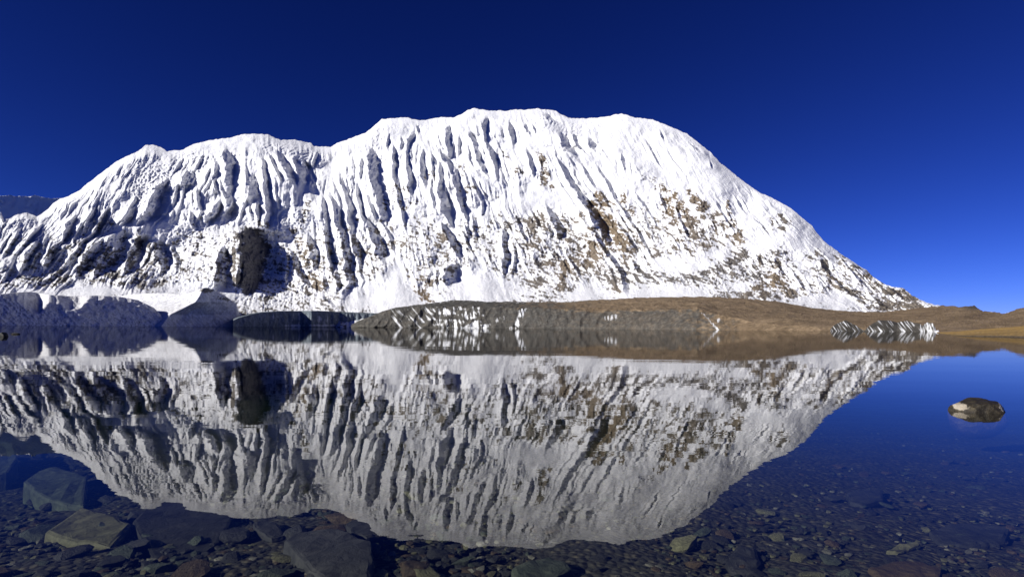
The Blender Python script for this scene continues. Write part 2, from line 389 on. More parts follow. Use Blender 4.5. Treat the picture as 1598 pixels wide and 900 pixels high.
SMOOTH = [(608,462,46,20,1),(618,436,12,24,1),(750,448,44,20,1),(748,425,10,20,.8),(912,458,30,12,1),(1060,412,40,12,.9),(1110,400,20,8,.8),(1040,455,60,10,.9),(1150,446,16,8,.8),(1190,376,24,12,.9),
 (1250,380,24,14,.8),(145,454,44,7,1),(60,456,40,6,.9),(250,352,16,14,1),(240,362,10,10,1),(830,312,50,14,.8),(1300,470,50,10,.8),(340,250,10,6,.5),(440,294,24,5,.5),(1120,260,60,40,.6),(1040,250,50,40,.6),(900,200,90,14,.4),(680,200,14,8,.8),(560,470,20,8,.9),(300,450,60,8,.7),(370,462,16,6,.8)]
SERAC = [(245,285,40,26,1),(300,250,34,14,.8),(225,300,20,20,.9),(455,440,34,40,1.2),(430,470,50,12,1),(300,395,40,40,.9),(320,420,30,20,.8),(450,340,34,20,.7),(440,228,30,10,.6),(480,246,20,10,.6),(880,200,60,16,.4),(395,345,26,10,.6),(20,350,40,20,.5),(590,205,12,20,.7)]
CONES = [(617,424,58,62,55),(752,418,60,58,50),(911,436,34,34,32),(560,448,26,36,22),(1075,404,60,60,26),(160,440,40,20,20),(990,430,40,36,20)]

def blob_max(lst, col):
    R = np.zeros_like(gx)
    for b in lst:
        x, y, rx, ry = b[:4]
        x0, x1 = int(max(x - 3 * rx - RX0, 0)), int(min(x + 3 * rx - RX0 + 1, RW))
        y0, y1 = int(max(y - 3 * ry - RY0, 0)), int(min(y + 3 * ry - RY0 + 1, RH))
        if x1 <= x0 or y1 <= y0:
            continue
        d = ((gx[y0:y1, x0:x1] - x) / rx) ** 2 + ((gy[y0:y1, x0:x1] - y) / ry) ** 2
        R[y0:y1, x0:x1] = np.maximum(R[y0:y1, x0:x1], b[col] * np.exp(-0.5 * d ** 1.3))
    return R

# fall-line coordinate, fanning out from the summit
lean = interp(gx, [(-340,-.8),(0,-.75),(130,-.6),(230,-.45),(330,-.12),(450,.0),(560,.12),(700,.25),(820,.42),(950,.6),(1100,.68),(1250,.85),(1450,1.1),(1900,1.2)])
warp = 13 * fbm(gx / 50, gy / 60, 5, 4)
q = gx - lean * (gy - 320) + warp

rock_zone = blob_max(ROCK, 4)
low = ss(.25, .75, (gy - interp(gx, SKYLINE)) / np.maximum(480 - interp(gx, SKYLINE), 20))
rock_zone = np.maximum(rock_zone, (.34 + .14 * ss(780, 900, gx) * (1 - ss(1180, 1300, gx)) + .26 * fbm(gx / 45, gy / 30, 97, 3)) * low)
smooth_zone = np.clip(blob_max(SMOOTH, 4), 0, 1)
serac_zone = blob_max(SERAC, 4)
tw = np.zeros_like(gx); tt = np.zeros_like(gx)
for (x, y, rx, ry, s, tn) in ROCK:
    x0, x1 = int(max(x - 4 * rx - RX0, 0)), int(min(x + 4 * rx - RX0 + 1, RW))
    y0, y1 = int(max(y - 4 * ry - RY0, 0)), int(min(y + 4 * ry - RY0 + 1, RH))
    w = s * np.exp(-0.5 * (((gx[y0:y1, x0:x1] - x) / rx) ** 2 + ((gy[y0:y1, x0:x1] - y) / ry) ** 2))
    tw[y0:y1, x0:x1] += w; tt[y0:y1, x0:x1] += w * tn
tone = (tt + 0.02 * 0.25) / (tw + 0.02)

# relief towards the camera, in photograph pixels (scaled to metres by the distance)
relief = np.zeros_like(gx)
rng = np.random.default_rng(4)
ALL_STREAKS = [(np.array(st, float), 1.0) for st in STREAKS]
for st in STREAKS:                              # thinner side ribs along every traced one
    a = np.array(st, float)
    L = a[-1, 1] - a[0, 1]
    wm = a[:, 2].max()
    if wm < 4 or L < 16:
        continue
    for k in range(2):
        side = rng.choice([-1, 1])
        b = a.copy()
        off = side * (wm * rng.uniform(.8, 1.6) + 3)
        b[:, 0] += off + rng.normal(0, 1.0, len(b))
        b[:, 2] = np.clip(a[:, 2] * rng.uniform(.25, .5), 1.8, 6)
        c0, c1 = sorted(rng.uniform(0, 1, 2))
        y0_, y1_ = a[0, 1] + L * c0 * .6, a[0, 1] + L * (.5 + .6 * c1)
        yy = np.linspace(y0_, y1_, 6)
        bb = np.stack([np.interp(yy, b[:, 1], b[:, 0]), yy, np.interp(yy, b[:, 1], b[:, 2])], 1)
        bb[0, 2] = bb[-1, 2] = 1.6
        ALL_STREAKS.append((bb, .75))
jit = perlin(gx / 11, gy / 9, 71) * 1.3 + perlin(gx / 5, gy / 4, 72) * 0.9 + perlin(gx / 30, gy / 16, 73) * 2.2
for a, gain in ALL_STREAKS:
    a = a[np.argsort(a[:, 1])]
    ys = np.arange(int(a[0, 1]) - 4, int(a[-1, 1]) + 6)
    cxs = np.interp(ys, a[:, 1], a[:, 0])
    if len(a) > 1:
        s0 = (a[1, 0] - a[0, 0]) / max(a[1, 1] - a[0, 1], 1)
        s1 = (a[-1, 0] - a[-2, 0]) / max(a[-1, 1] - a[-2, 1], 1)
        cxs = np.where(ys < a[0, 1], a[0, 0] + (ys - a[0, 1]) * s0, cxs)
        cxs = np.where(ys > a[-1, 1], a[-1, 0] + (ys - a[-1, 1]) * s1, cxs)
    ws = np.interp(ys, a[:, 1], a[:, 2])
    Ls = a[-1, 1] - a[0, 1]
    fade = ss(a[0, 1] - 5, a[0, 1] + 3 + .12 * Ls, ys) * (1 - ss(a[-1, 1] - 2 - .18 * Ls, a[-1, 1] + 8, ys))
    ws = ws * (.55 + .45 * fade)
    wm = a[:, 2].max()
    x0, x1 = int(max(cxs.min() - 5 * wm - 12 - RX0, 0)), int(min(cxs.max() + 5 * wm + 12 - RX0, RW))
    y0 = ys[0] - RY0
    ok = (ys - RY0 >= 0) & (ys - RY0 < RH)
    ys, cxs, ws, fade = ys[ok], cxs[ok], ws[ok], fade[ok]
    X = gx[ys[0] - RY0:ys[-1] - RY0 + 1, x0:x1]
    J = jit[ys[0] - RY0:ys[-1] - RY0 + 1, x0:x1]
    W = ws[:, None]
    d = (X - cxs[:, None] + J * np.clip(W / 8, .6, 2.2)) / W
    p = np.where(d < -.5, .5 * np.exp((d + .5) / 1.1), np.where(d > .5, -.5 * np.exp(-(d - .5) / .8), -d))
    relief[ys[0] - RY0:ys[-1] - RY0 + 1, x0:x1] += p * W * fade[:, None] * gain * (2.3 if wm < 18 else 1.8)

calm = 1 - 0.85 * smooth_zone
left = 1 - ss(150, 330, gx)
right = ss(780, 1000, gx)
patchy = np.clip(.75 + 1.5 * fbm(gx / 55, gy / 40, 19, 3), .12, 1.7)
flute_amp = calm * patchy * (0.8 + 0.55 * left - 0.25 * right + 0.6 * rock_zone) * (1 - .75 * np.clip(serac_zone, 0, 1))
flutes = ridged(q / 26, gy / 120, 11, 2, .5) * 5.0 + ridged(q / 10, gy / 60, 23, 2, .5) * 3.4 + ridged(q / 4.4, gy / 26, 37, 2, .5) * 1.9
fine = fbm(gx / 4, gy / 3.4, 51, 3, .6) * (0.8 + 2.8 * rock_zone) + fbm(gx / 16, gy / 12, 57, 3) * 3.0
lumps = -np.abs(perlin(gx / 7 + .2 * gy / 7, gy / 4.5, 61)) * 5 - np.abs(perlin(gx / 3.6, gy / 2.6, 63)) * 2.2
big = fbm(gx / 120, gy / 90, 81, 4) * 24
strata = fbm((gx + gy) / 30, (gy - .25 * gx) / 3.2, 91, 3) * rock_zone * 2.4
relief += flutes * flute_amp * 0.95 + fine * calm * 1.15 + lumps * serac_zone * 1.25 + big * (1 - .4 * smooth_zone) + strata
for (x, y, w, h, amp) in CONES:                 # avalanche cones at the foot of the face
    v = np.clip((gy - y) / h, 0, 1.3)
    half = 4 + w * v
    prof = ss(0, 1, 1 - np.abs(gx - x + 4 * fbm(gx / 9, gy / 14, 141, 2)) / half)
    relief += amp * prof * v * (gy > y) * .35

# where snow sticks and where rock shows
n_a = fbm(q / 7, gy / 13, 101, 4, .6)
n_b = fbm(gx / 4, gy / 3, 107, 3, .6)
n_s = fbm((gx + .6 * gy) / 22, (gy - .3 * gx) / 3.5, 113, 3, .6)
steep = np.gradient(relief, axis=1)
rockmask = rock_zone * 1.3 + (n_a * .85 + n_b * .7 + n_s * .9) - .5 * (1 - ss(.05, .22, rock_zone)) - .09
rockmask -= .8 * smooth_zone
rockmask += .10 * np.clip(-steep, -1, 1.5) * (rock_zone > .2)

BASE_Y = [(-340,3300),(0,3300),(400,3750),(800,4000),(1200,4050),(1480,4250),(1600,4300)]
CREST_Y = [(-340,3950),(0,4050),(110,4500),(230,5050),(420,5350),(600,5750),(800,5950),(1000,5850),(1100,5550),(1200,5150),(1300,4850),(1400,4560),(1480,4420),(1600,4460)]
BASE_ROW = [(-340,470),(200,470),(380,486),(560,490),(660,478),(900,476),(1150,472),(1250,484),(1380,494),(1480,492),(1600,496)]
xs = np.concatenate([np.arange(-330, -20, 4.0), np.arange(-20, 1500, 1.0), np.arange(1500, 1560, 4.0)])
NR = 330
s = np.linspace(-0.10, 1, NR)
wgt = 1 + 1.9 * np.exp(-((s - 0.0) / .10) ** 2) + 1.0 * ss(.86, 1.0, s) + .25 * np.sin(s * 9)
g = np.concatenate([[0], np.cumsum((wgt[1:] + wgt[:-1]) / 2 * np.diff(s))])
g0 = np.interp(0, s, g)
g = (g - g0) / (g[-1] - g0)
crest_row = interp(xs, SKYLINE) + fbm(xs / 6, xs * 0 + .5, 131, 3) * 1.6
base_row = interp(xs, BASE_ROW)
rows = base_row[:, None] + (crest_row - base_row)[:, None] * s[None, :]
yb, yc = interp(xs, BASE_Y), interp(xs, CREST_Y)
def running(v, half):
    k = np.hanning(2 * half + 1)
    return np.convolve(np.pad(v, half, mode='edge'), k / k.sum(), 'valid')
xu = np.arange(-330, 1561, 1.0)
crest_soft = np.interp(xs, xu, running(interp(xu, SKYLINE), 55))
base_soft = np.interp(xs, xu, running(interp(xu, BASE_ROW), 40))
s_soft = (base_soft[:, None] - rows) / (base_soft - crest_soft)[:, None]
gv = np.interp(s_soft, s, g, left=None, right=None) + np.clip(s_soft - 1, 0, None) * 1.2
yb, yc = np.interp(xs, xu, running(interp(xu, BASE_Y), 60)), np.interp(xs, xu, running(interp(xu, CREST_Y), 60))
depth = yb[:, None] + (yc - yb)[:, None] * gv
XX = np.repeat(xs[:, None], NR, 1)
rel = sample(relief, RX0, RY0, XX, rows)
fade_c = 1 - 0.75 * ss(.93, 1.0, s)[None, :]
depth = depth - rel * (depth / F) * fade_c
P = pt(XX, rows, depth)
back = []
for k, dy in enumerate((25, 90, 260, 700, 1800)):
    b = P[:, -1].copy()
    b[:, 1] += dy
    b[:, 0] *= b[:, 1] / P[:, -1, 1]
    b[:, 2] -= dy * (.35 if k < 1 else .75)
    back.append(b)
A_r = sample(rockmask, RX0, RY0, XX, rows)
A_t = sample(tone, RX0, RY0, XX, rows)
P = np.concatenate([P, np.stack(back, 1)], 1)
z5 = np.zeros((len(xs), 5))
grid_mesh('snow_mountain', P, M_SNOW, {'rock': np.concatenate([A_r, z5 - 1], 1), 'tone': np.concatenate([A_t, z5], 1)})

# ---------------------------------------------------------------- generic sheet standing on the lake shore
def shore_sheet(name, xs, top_pts, shore_pts, top_depth_pts, mat, profile, relief_fn, attr_fn, nr=60, back_slope=-.02, top_noise=0.0, back=(30, 200, 700), soft=0, zfn=None):
    top = interp(xs, top_pts) + (fbm(xs / 9, xs * 0 + 3.3, 7, 3) * top_noise if top_noise else 0)
    ys, yt = interp(xs, shore_pts), interp(xs, top_depth_pts)
    bot = axis_row(xs) + (EYE + 2.5) / ys * F          # 2.5 m under water
    s = np.linspace(0, 1, nr)
    R = bot[:, None] + (top - bot)[:, None] * s[None, :]
    X = np.repeat(xs[:, None], nr, 1)
    sp = s[None, :] + 0 * X
    if soft:
        xu = np.arange(xs[0], xs[-1] + 1)
        ts_ = np.interp(xs, xu, running(interp(xu, top_pts), soft))
        sp = np.clip((bot[:, None] - R) / (bot - ts_)[:, None], 0, 1.3)
    D = ys[:, None] + (yt - ys)[:, None] * profile(X, R, sp)
    D = D - relief_fn(X, R, s[None, :]) * D / F
    P = pt(X, R, D)
    if zfn:
        P[..., 2] += zfn(X, R, sp, P)
    at = attr_fn(X, R, s[None, :] + 0 * X)
    bk = []
    for dy in back:
        b = P[:, -1].copy()
        f = (b[:, 1] + dy) / b[:, 1]
        b[:, 1] += dy; b[:, 0] *= f
        b[:, 2] += dy * back_slope
        bk.append(b)
    P = np.concatenate([P, np.stack(bk, 1)], 1)
    at = {k: np.concatenate([v, np.repeat(v[:, -1:], len(back), 1)], 1) for k, v in at.items()}
    return grid_mesh(name, P, mat, at)

def zeros(X, R, s): return np.zeros_like(X)

# moraine ridge running away along the left shore (its lake side turns from the sun)
def rel_lm(X, R, S):
    r = fbm(X / 34, R / 24, 201, 5, .6) * 8 + ridged((X - .9 * R) / 12, R / 20, 205, 3) * 1.3
    return r
def at_lm(X, R, S):
    n = fbm(X / 3, R / 2.5, 211, 3, .6)
    n2 = fbm((X + R) / 14, R / 9, 213, 3)
    return {'rock': n * .85 + n2 * .45 + .10, 'tone': .15 + 0 * X}
LM_TOP = [(-320,452),(-120,456),(0,459),(20,457),(47,455),(78,460),(110,462),(150,461),(188,463),(215,468),(240,480),(254,494),(262,505)]
BREAK = [(-320,472),(-160,490),(-140,470),(-60,476),(0,461),(25,470),(45,486),(60,495),(74,474),(90,474),(112,486),(122,484),(138,469),(170,468),(205,473),(225,479),(245,490),(264,509)]
LMX = np.arange(-320, 265, 1.0)
BREAK_SOFT = running(interp(LMX, BREAK), 7)
def prof_lm(X, R, S):
    y0 = interp(X, [(-320,1350),(0,2120),(130,2440),(264,2870)])
    span = interp(X, [(-320,2900),(264,2960)]) - y0
    rb = np.interp(X, LMX, BREAK_SOFT) + fbm(X / 16, R / 40, 217, 3) * 5 - 1
    bot = axis_row(X) + 2.5
    return ((bot - np.maximum(R, rb)) * 3.2 + np.clip(rb - R, 0, 60) * 10.0) / span
shore_sheet('moraine_ridge', np.arange(-320, 264, 1.0), LM_TOP,
            [(-320,1350),(0,2120),(130,2440),(264,2870)], [(-320,2900),(264,2960)],
            M_SNOWD, prof_lm, rel_lm, at_lm, 80, -.25)

# second moraine hill with a rock knob, ridge line from the notch up to the knob
RIDGE = np.array([(440,322),(452,316),(462,311),(471,305),(478,292),(484,280),(491,266),(500,258),(512,250)], float)
def rel_hill(X, R, S):
    xr = np.interp(R, RIDGE[:, 0], RIDGE[:, 1])
    d = X - xr
    r = np.where(d < 0, d * .55, -d * 1.75 + np.clip(d - 22, 0, 200) * .55)
    return r * .9 + fbm(X / 22, R / 16, 221, 4) * 3 + fbm((X - R) / 5, R / 9, 223, 3) * .8
def at_hill(X, R, S):
    n = fbm(X / 3, R / 2.5, 231, 3, .6)
    kn = np.exp(-(((X - 322) / 15) ** 2 + ((R - 453) / 4.5) ** 2) ** 1) + .8 * np.exp(-(((X - 350 - (R - 466) * 1.2) / 16) ** 2 + ((R - 466) / 5) ** 2))
    return {'rock': n * .7 + kn * .9, 'tone': .25 + 0 * X}
shore_sheet('moraine_hill', np.arange(186, 380, 1.0),
            [(186,462),(205,459),(225,457.5),(258,457),(282,459),(300,456),(312,450),(322,448.5),(334,452),(352,462),(369,474),(375,494),(380,507)],
            [(186,2750),(380,2850)], [(186,3150),(380,3050)],
            M_SNOWD, lambda X, R, s: s, rel_hill, at_hill, 64, -.12)

# dark ice cliff of the glacier snout, turned away from the sun
def rel_snout(X, R, S):
    return ridged(X / 13, R / 60, 241, 3) * 5.0 * np.sin(np.pi * np.clip(S, 0, 1)) + fbm(X / 5, R / 6, 243, 3) * .9
def at_snout(X, R, S):
    st = np.exp(-((X - 427) / 1.6) ** 2) * .5 + np.exp(-((X - 458) / 3) ** 2) * .55 + np.exp(-((X - 467) / 2) ** 2) * .5 + .55 * np.exp(-(((X - 505) / 22) ** 2 + ((R - 500) / 9) ** 2))
    base = np.exp(-((R - 508) / 2.2) ** 2) * (X > 440) * .5
    return {'ice': st + base + fbm(X / 4, R / 14, 245, 3) * .55 - .05, 'tone': 0 * X}
shore_sheet('glacier_snout', np.arange(364, 604, 1.0),
            [(364,500),(372,496),(390,491),(407,487.5),(438,485.5),(500,485),(530,486.5),(582,488.5),(604,489)],
            [(364,2650),(372,2700),(470,3280),(486,3270),(530,3560),(604,3700)], [(364,2665),(470,3310),(486,3310),(530,3600),(604,3760)],
            M_ICE, lambda X, R, s: s ** 1.5, rel_snout, at_snout, 44, .03)

# debris terrace and brown hills along the far and right shore
EDGE = [(540,512),(556,504),(580,494.5),(606,483),(650,479),(778,479),(810,481),(870,484),(931,487),(994,486),(1088,484),(1119,495),(1181,505),(1291,512),(1900,518)]
TOP = [(540,511),(556,503),(580,493),(606,481.5),(650,476),(681,472.5),(710,468),(763,471),(888,471),(940,468),(1006,464.5),(1088,463),(1150,465),(1219,471),(1269,481),(1329,486),(1379,487),(1425,482),(1471,477),(1501,479),(1511,478),(1520,476.5),(1526,481),(1534,487),(1552,488),(1567,490.5),(1575,487.5),(1586,483),(1598,480),(1660,470),(1760,478),(1900,462)]
SHORE = [(540,3450),(575,3350),(800,3050),(950,2750),(1120,2200),(1280,1500),(1400,1150),(1500,980),(1900,900)]
TOPD = [(540,3560),(575,3600),(700,3750),(1200,3850),(1380,4050),(1471,3900),(1520,3300),(1580,3000),(1900,2600)]
TOPX = np.arange(540, 1901, 1.0)
TOP_SOFT = running(interp(TOPX, TOP), 30)
def prof_terrace(X, R, s):
    e = interp(X, EDGE)
    top = np.interp(X, TOPX, TOP_SOFT)
    bot = axis_row(X) + 3
    se = np.clip((bot - e) / (bot - top), .02, .98)
    cliff = .12 - .10 * ss(1050, 1290, X)
    return np.where(s < se, cliff * (s / se) ** 1.2, cliff + (1 - cliff) * ((s - se) / (1 - se)) ** 1.3)
def rel_terrace(X, R, S):
    e = interp(X, EDGE)
    c = ss(e - 2, e + 3, R) * (1 - ss(1120, 1300, X))
    ribs = (ridged((X - .25 * (R - 490)) / 9, R / 40, 251, 3) * 1.8 + ridged((X + .5 * (R - 490)) / 26, R / 50, 253, 2) * 5) * c
    hum = fbm(X / 26, R / 7, 255, 4) * 12 * (1 - c) + fbm(X / 6, R / 2.5, 257, 3) * 6 * (1 - c)
    hills = -ridged((X + (R - 480) * 1.5) / 40, R / 26, 259, 3) * 16 * ss(1380, 1480, X)
    return (ribs + hum + hills) * np.clip(S * 8, 0, 1)
def z_terrace(X, R, S, P):
    e = interp(X, EDGE)
    flat = 1 - ss(e - 1, e + 3, R)
    wx, wy = P[..., 0], P[..., 1]
    h = fbm(wx / 90, wy / 160, 291, 5, .6) * 11 + ridged(wx / 240, wy / 420, 293, 3) * 7
    return h * flat * np.clip((S - .05) * 4, 0, 1) * (1 - .6 * ss(.9, 1.0, S))
def at_terrace(X, R, S):
    e = interp(X, EDGE)
    n = fbm(X / 12, R / 5, 261, 4, .6)
    c = ss(e - 3 + n * 4, e + 2 + n * 4, R)
    tone = np.clip(ss(760, 960, X + n * 120) * (1 - c) + ss(1060, 1180, X + n * 80) + .25 * n + .15 * ss(800, 1000, X), 0, 1)
    knob = np.exp(-(((X - 1517) / 16) ** 2 + ((R - 480) / 5) ** 2) ** 1)
    tone = tone * (1 - .8 * knob)
    v = fbm((X - .15 * (R - 490)) / 4.5, R / 26, 263, 4, .7)
    v2 = fbm((X - .9 * (R - 490)) / 5, R / 30, 264, 3, .65)
    z = np.exp(-(((X - 720) / 70) ** 2) ** 2) * .55 * ss(-.5, .3, fbm(X / 30, R / 12, 271, 2)) + np.exp(-((X - 625) / 30) ** 2) * .42
    z = z + .5 * np.exp(-(((X - 811 + (R - 495) * .5) / 7) ** 2)) * (R > 481) + .55 * np.exp(-(((X - 955) / 14) ** 2 + ((R - 495) / 7) ** 2)) + .42 * np.exp(-(((X - 1098 - (R - 490) * .9) / 4) ** 2)) * (R > 484)
    z = z + .6 * np.exp(-(((X - 1122) / 3) ** 2 + ((R - 499) / 5) ** 2)) + .55 * np.exp(-(((X - 1020) / 4) ** 2 + ((R - 489) / 4) ** 2)) + .6 * np.exp(-(((X - 1153) / 3.5) ** 2 + ((R - 489) / 2.5) ** 2))
    ice = (z * (.55 + .45 * ss(600, 700, X)) + np.where(X < 680, v2, v) * 1.3 * np.clip(z * 2, 0, 1)) * c
    edge_snow = ss(interp(X, TOP) + 7, interp(X, TOP), R) * (1 - ss(800, 1160, X)) * .35 + fbm(X / 5, R / 2, 267, 3) * .5 * ss(interp(X, TOP) + 9, interp(X, TOP), R) * (X < 1440)
    speck = np.clip(fbm(X / 2.5, R / 1.8, 269, 2) - .42, 0, 1) * 2.2 * (1 - ss(1000, 1400, X)) * (1 - c)
    return {'tone': tone, 'ice': np.clip(ice + edge_snow * (1 - c) + speck, -1, 1.2)}
shore_sheet('moraine_terrace', np.concatenate([np.arange(548, 1620, 1.0), np.arange(1620, 1900, 4.0)]), TOP, SHORE, TOPD, M_MORAINE,
            prof_terrace, rel_terrace, at_terrace, 110, -.15, 1.2, soft=45, zfn=z_terrace)

# streaked ice cliffs on the right shore
def rel_ic(X, R, S):
    ang = np.where(X < 1436, .75, .1)
    return ridged((X - ang * (R - 505)) / 6.5, R / 60, 281, 2, .6) * 2.0 * np.sin(np.pi * np.clip(S, .05, 1))
def at_ic(X, R, S):
    ang = np.where(X < 1436, .75, .1)
    v = fbm((X - ang * (R - 505)) / 3.0, R / 30, 283, 3, .65)
    return {'ice': v * 1.9 + .20 + .3 * ss(1434, 1442, X), 'tone': .05 + 0 * X}
shore_sheet('ice_cliff', np.arange(1296, 1350, .7), [(1296,513),(1303,506),(1320,499.6),(1336,508),(1344,513),(1350,517)], [(1296,900),(1350,900)], [(1296,906),(1320,912),(1350,906)],
            M_MORAINE, lambda X, R, s: s, rel_ic, at_ic, 36, -.3, .6, (4, 20, 60))
shore_sheet('ice_cliff', np.arange(1348, 1462, .7), [(1348,516),(1357,508),(1371,499.5),(1388,500),(1401,503),(1414,500.5),(1434,505),(1440,508),(1447,502.5),(1456,505),(1459,510),(1462,517)], [(1348,860),(1462,800)], [(1348,866),(1400,878),(1462,808)],
            M_MORAINE, lambda X, R, s: s, rel_ic, at_ic, 36, -.3, .9, (4, 20, 60))

# shaded ridge far behind the left shoulder, and a far white peak on the right
FAR_SKY = [(-340,300),(-200,292),(-90,306),(-30,300),(0,306),(14,305),(17,304),(20,307),(30,306),(47,307),(54,304.5),(67,308),(81,310),(101,309),(140,320),(200,340)]
fx = np.arange(-330, 200, 2.0)
fs = np.linspace(0, 1, 60)
fr = 400 + (interp(fx, FAR_SKY) - 400)[:, None] * fs[None, :]
FX = np.repeat(fx[:, None], 60, 1)
fd = 8200 + (FX + 330) * 17 + (400 - fr) * 6 - (fbm(FX / 30, fr / 22, 301, 4) * 14 + ridged((FX + fr * .6) / 18, fr / 40, 303, 3) * 4) * 9
FP = pt(FX, fr, fd)
FB = FP[:, -1:].copy(); FB[..., 1] += 60; FB[..., 2] -= 10
FB2 = FP[:, -1:].copy(); FB2[..., 1] += 900; FB2[..., 2] -= 700
FP = np.concatenate([FP, FB, FB2], 1)
grid_mesh('distant_ridge', FP, M_SNOW, {'rock': -1 + 0 * FP[..., 0], 'tone': 0 * FP[..., 0]})
px_ = np.arange(1545, 1600, 2.0)
pr = 500 + (interp(px_, [(1545,497),(1560,492),(1567,489.5),(1572,487.6),(1580,486),(1600,488)]) - 500)[:, None] * np.linspace(0, 1, 12)[None, :]
PX = np.repeat(px_[:, None], 12, 1)
PP = pt(PX, pr, 9000 + (500 - pr) * 60 + fbm(PX / 5, pr / 4, 305, 3) * 80)
PB = PP[:, -1:].copy(); PB[..., 1] += 600; PB[..., 2] -= 300
PP = np.concatenate([PP, PB], 1)
grid_mesh('distant_peak', PP, M_SNOW, {'rock': -1 + 0 * PP[..., 0], 'tone': 0 * PP[..., 0]})

# ---------------------------------------------------------------- grassy bank on the near right shore
t = NT('dry_grass_bank')
gp = t.pos()
gf = t.noise(gp, 0.9, 6, .7)
gm = t.noise(gp, 0.06, 4, .6)
gc = t.ramp(t.math('ADD', t.math('MULTIPLY', gf, .6), t.math('MULTIPLY', gm, .4)), [(.3, (.16, .10, .04)), (.5, (.36, .235, .085)), (.68, (.52, .35, .13))])
gc = t.mix(t.attr('soil'), gc, t.ramp(gf, [(.35, (.035, .028, .022)), (.7, (.16, .13, .10))]))
M_GRASS = t.principled(gc, .95, t.bump(gf, .4, .8), .05)
bx = np.arange(1462, 1960, 2.0)
shore_row = interp(bx, [(1462,519.3),(1469,520),(1485,522.3),(1504,523.7),(1540,524.4),(1562,524.8),(1598,525.9),(1700,530),(1960,542)]) + .5
y_sh = EYE * F / (shore_row - axis_row(bx))
crest = interp(bx, [(1462,519),(1492,517.5),(1530,513.4),(1598,508.6),(1700,503),(1960,496)])
bank = []
soil = []
for k, (fr_, dd) in enumerate([(-.25, -1.5), (0.0, 0), (.10, .6), (.17, 1.5), (.3, 8), (.45, 20), (.62, 38), (.8, 58), (.92, 76), (1.0, 96), (1.0, 150), (.9, 260), (.5, 500)]):
    yy = y_sh + dd
    if k < 10:
        row = shore_row + (crest - shore_row) * np.clip(fr_, -.3, 1) + (fbm(bx / 5, bx * 0 + k * .7, 311, 3) * .5 if k else 0)
        p = pt(bx, row, yy)
        if k < 2:
            p[:, 2] = -.5 + .42 * k
    else:
        p = bank[-1].copy()
        f = yy / p[:, 1]
        p[:, 0] *= f; p[:, 1] = yy
        p[:, 2] *= (1, .7, -.2)[k - 10]
    bank.append(p)
    soil.append(np.full(len(bx), (1, 1, .9, .4, .3, .2, .1, 0, 0, 0, 0, 0, 0)[k]) + fbm(bx / 4, bx * 0 + k, 313, 3) * .5 * (k > 2))
grid_mesh('grassy_bank', np.stack(bank, 1), M_GRASS, {'soil': np.clip(np.stack(soil, 1), 0, 1)})

# ---------------------------------------------------------------- lake bed and lake
def bed_z(X, Y):
    r = np.asarray(Y, float)
    base = np.interp(r, [-30, -2, 0, 1.6, 3, 6, 10, 16, 30, 80, 300, 9000], [2.2, .35, .12, -.12, -.34, -.50, -.74, -1.2, -2.4, -7, -22, -40])
    leftdeep = (1 - ss(-5.5, -1.5, np.asarray(X, float) / np.maximum(r, 3) * 5)) * ss(4, 9, r) * .45
    return base - leftdeep * np.clip(1 - r / 60, 0, 1)
ys = np.concatenate([np.linspace(-28, -3, 14), np.linspace(-2.6, 16, 200), np.geomspace(16.4, 7000, 70)])
ts = np.linspace(-1, 1, 181)
BX = ts[:, None] * (np.abs(ys)[None, :] * 1.25 + 5)
BY = np.repeat(ys[None, :], len(ts), 0)
BZ = bed_z(BX, BY) + fbm(BX / 1.3, BY / 1.3, 401, 4) * .09 * (1 + 0 * BY) + fbm(BX / .3, BY / .3, 403, 2) * .02
t = NT('lake_bed_gravel')
p = t.pos()
v = t.n('ShaderNodeTexVoronoi'); v.inputs['Scale'].default_value = 16; t.link(p, v.inputs['Vector'])
vc = t.n('ShaderNodeSeparateColor'); t.link(v.outputs['Color'], vc.inputs[0])
n1 = t.noise(p, 1.2, 5, .6)
stone = t.ramp(vc.outputs[0], [(0, (.02, .019, .017)), (.5, (.046, .042, .034)), (.86, (.085, .075, .05)), (1, (.17, .14, .09))])
dark = t.ramp(v.outputs['Distance'], [(.25, 1.0), (.6, .35)])
stone = t.mix(t.math('SUBTRACT', 1.0, dark), stone, (.012, .012, .011))
silt = t.ramp(n1, [(.3, (.05, .06, .058)), (.7, (.12, .13, .12))])
sep = t.n('ShaderNodeSeparateXYZ'); t.link(p, sep.inputs[0])
far = t.ramp(t.math('MULTIPLY', t.math('ADD', sep.outputs[1], t.math('MULTIPLY', n1, 8)), .01), [(.20, 0), (.34, 1)])
col = t.mix(far, t.mix(t.ramp(n1, [(.35, .0), (.7, .5)]), stone, (.05, .05, .043)), silt)
M_BED = t.principled(col, .8, t.bump(v.outputs['Distance'], -.03, .8), .2)
grid_mesh('lake_bed', np.stack([BX, BY, BZ], -1), M_BED)

t = NT('lake_water')
w1 = t.noise(t.pos((.35, 1.2, 1)), 1.0, 3, .5, .3)
w2 = t.noise(t.pos((.06, .2, 1)), 1.0, 2, .5)
w3 = t.noise(t.pos((2.2, 5, 1)), 1.0, 2, .5)
hgt = t.math('ADD', t.math('ADD', w1, t.math('MULTIPLY', w2, 5.0)), t.math('MULTIPLY', w3, .12))
nrm = t.bump(hgt, .0016, 1.0)
geo = t.n('ShaderNodeNewGeometry')
dot = t.n('ShaderNodeVectorMath', operation='DOT_PRODUCT')
t.link(nrm, dot.inputs[0]); t.link(geo.outputs['Incoming'], dot.inputs[1])
schlick = t.math('POWER', t.math('SUBTRACT', 1.0, t.math('ABSOLUTE', dot.outputs['Value']), True), 5.0)
refl = t.math('ADD', .02, t.math('MULTIPLY', schlick, .98), True)
tr = t.n('ShaderNodeBsdfTransparent'); tr.inputs[0].default_value = (1, 1, 1, 1)
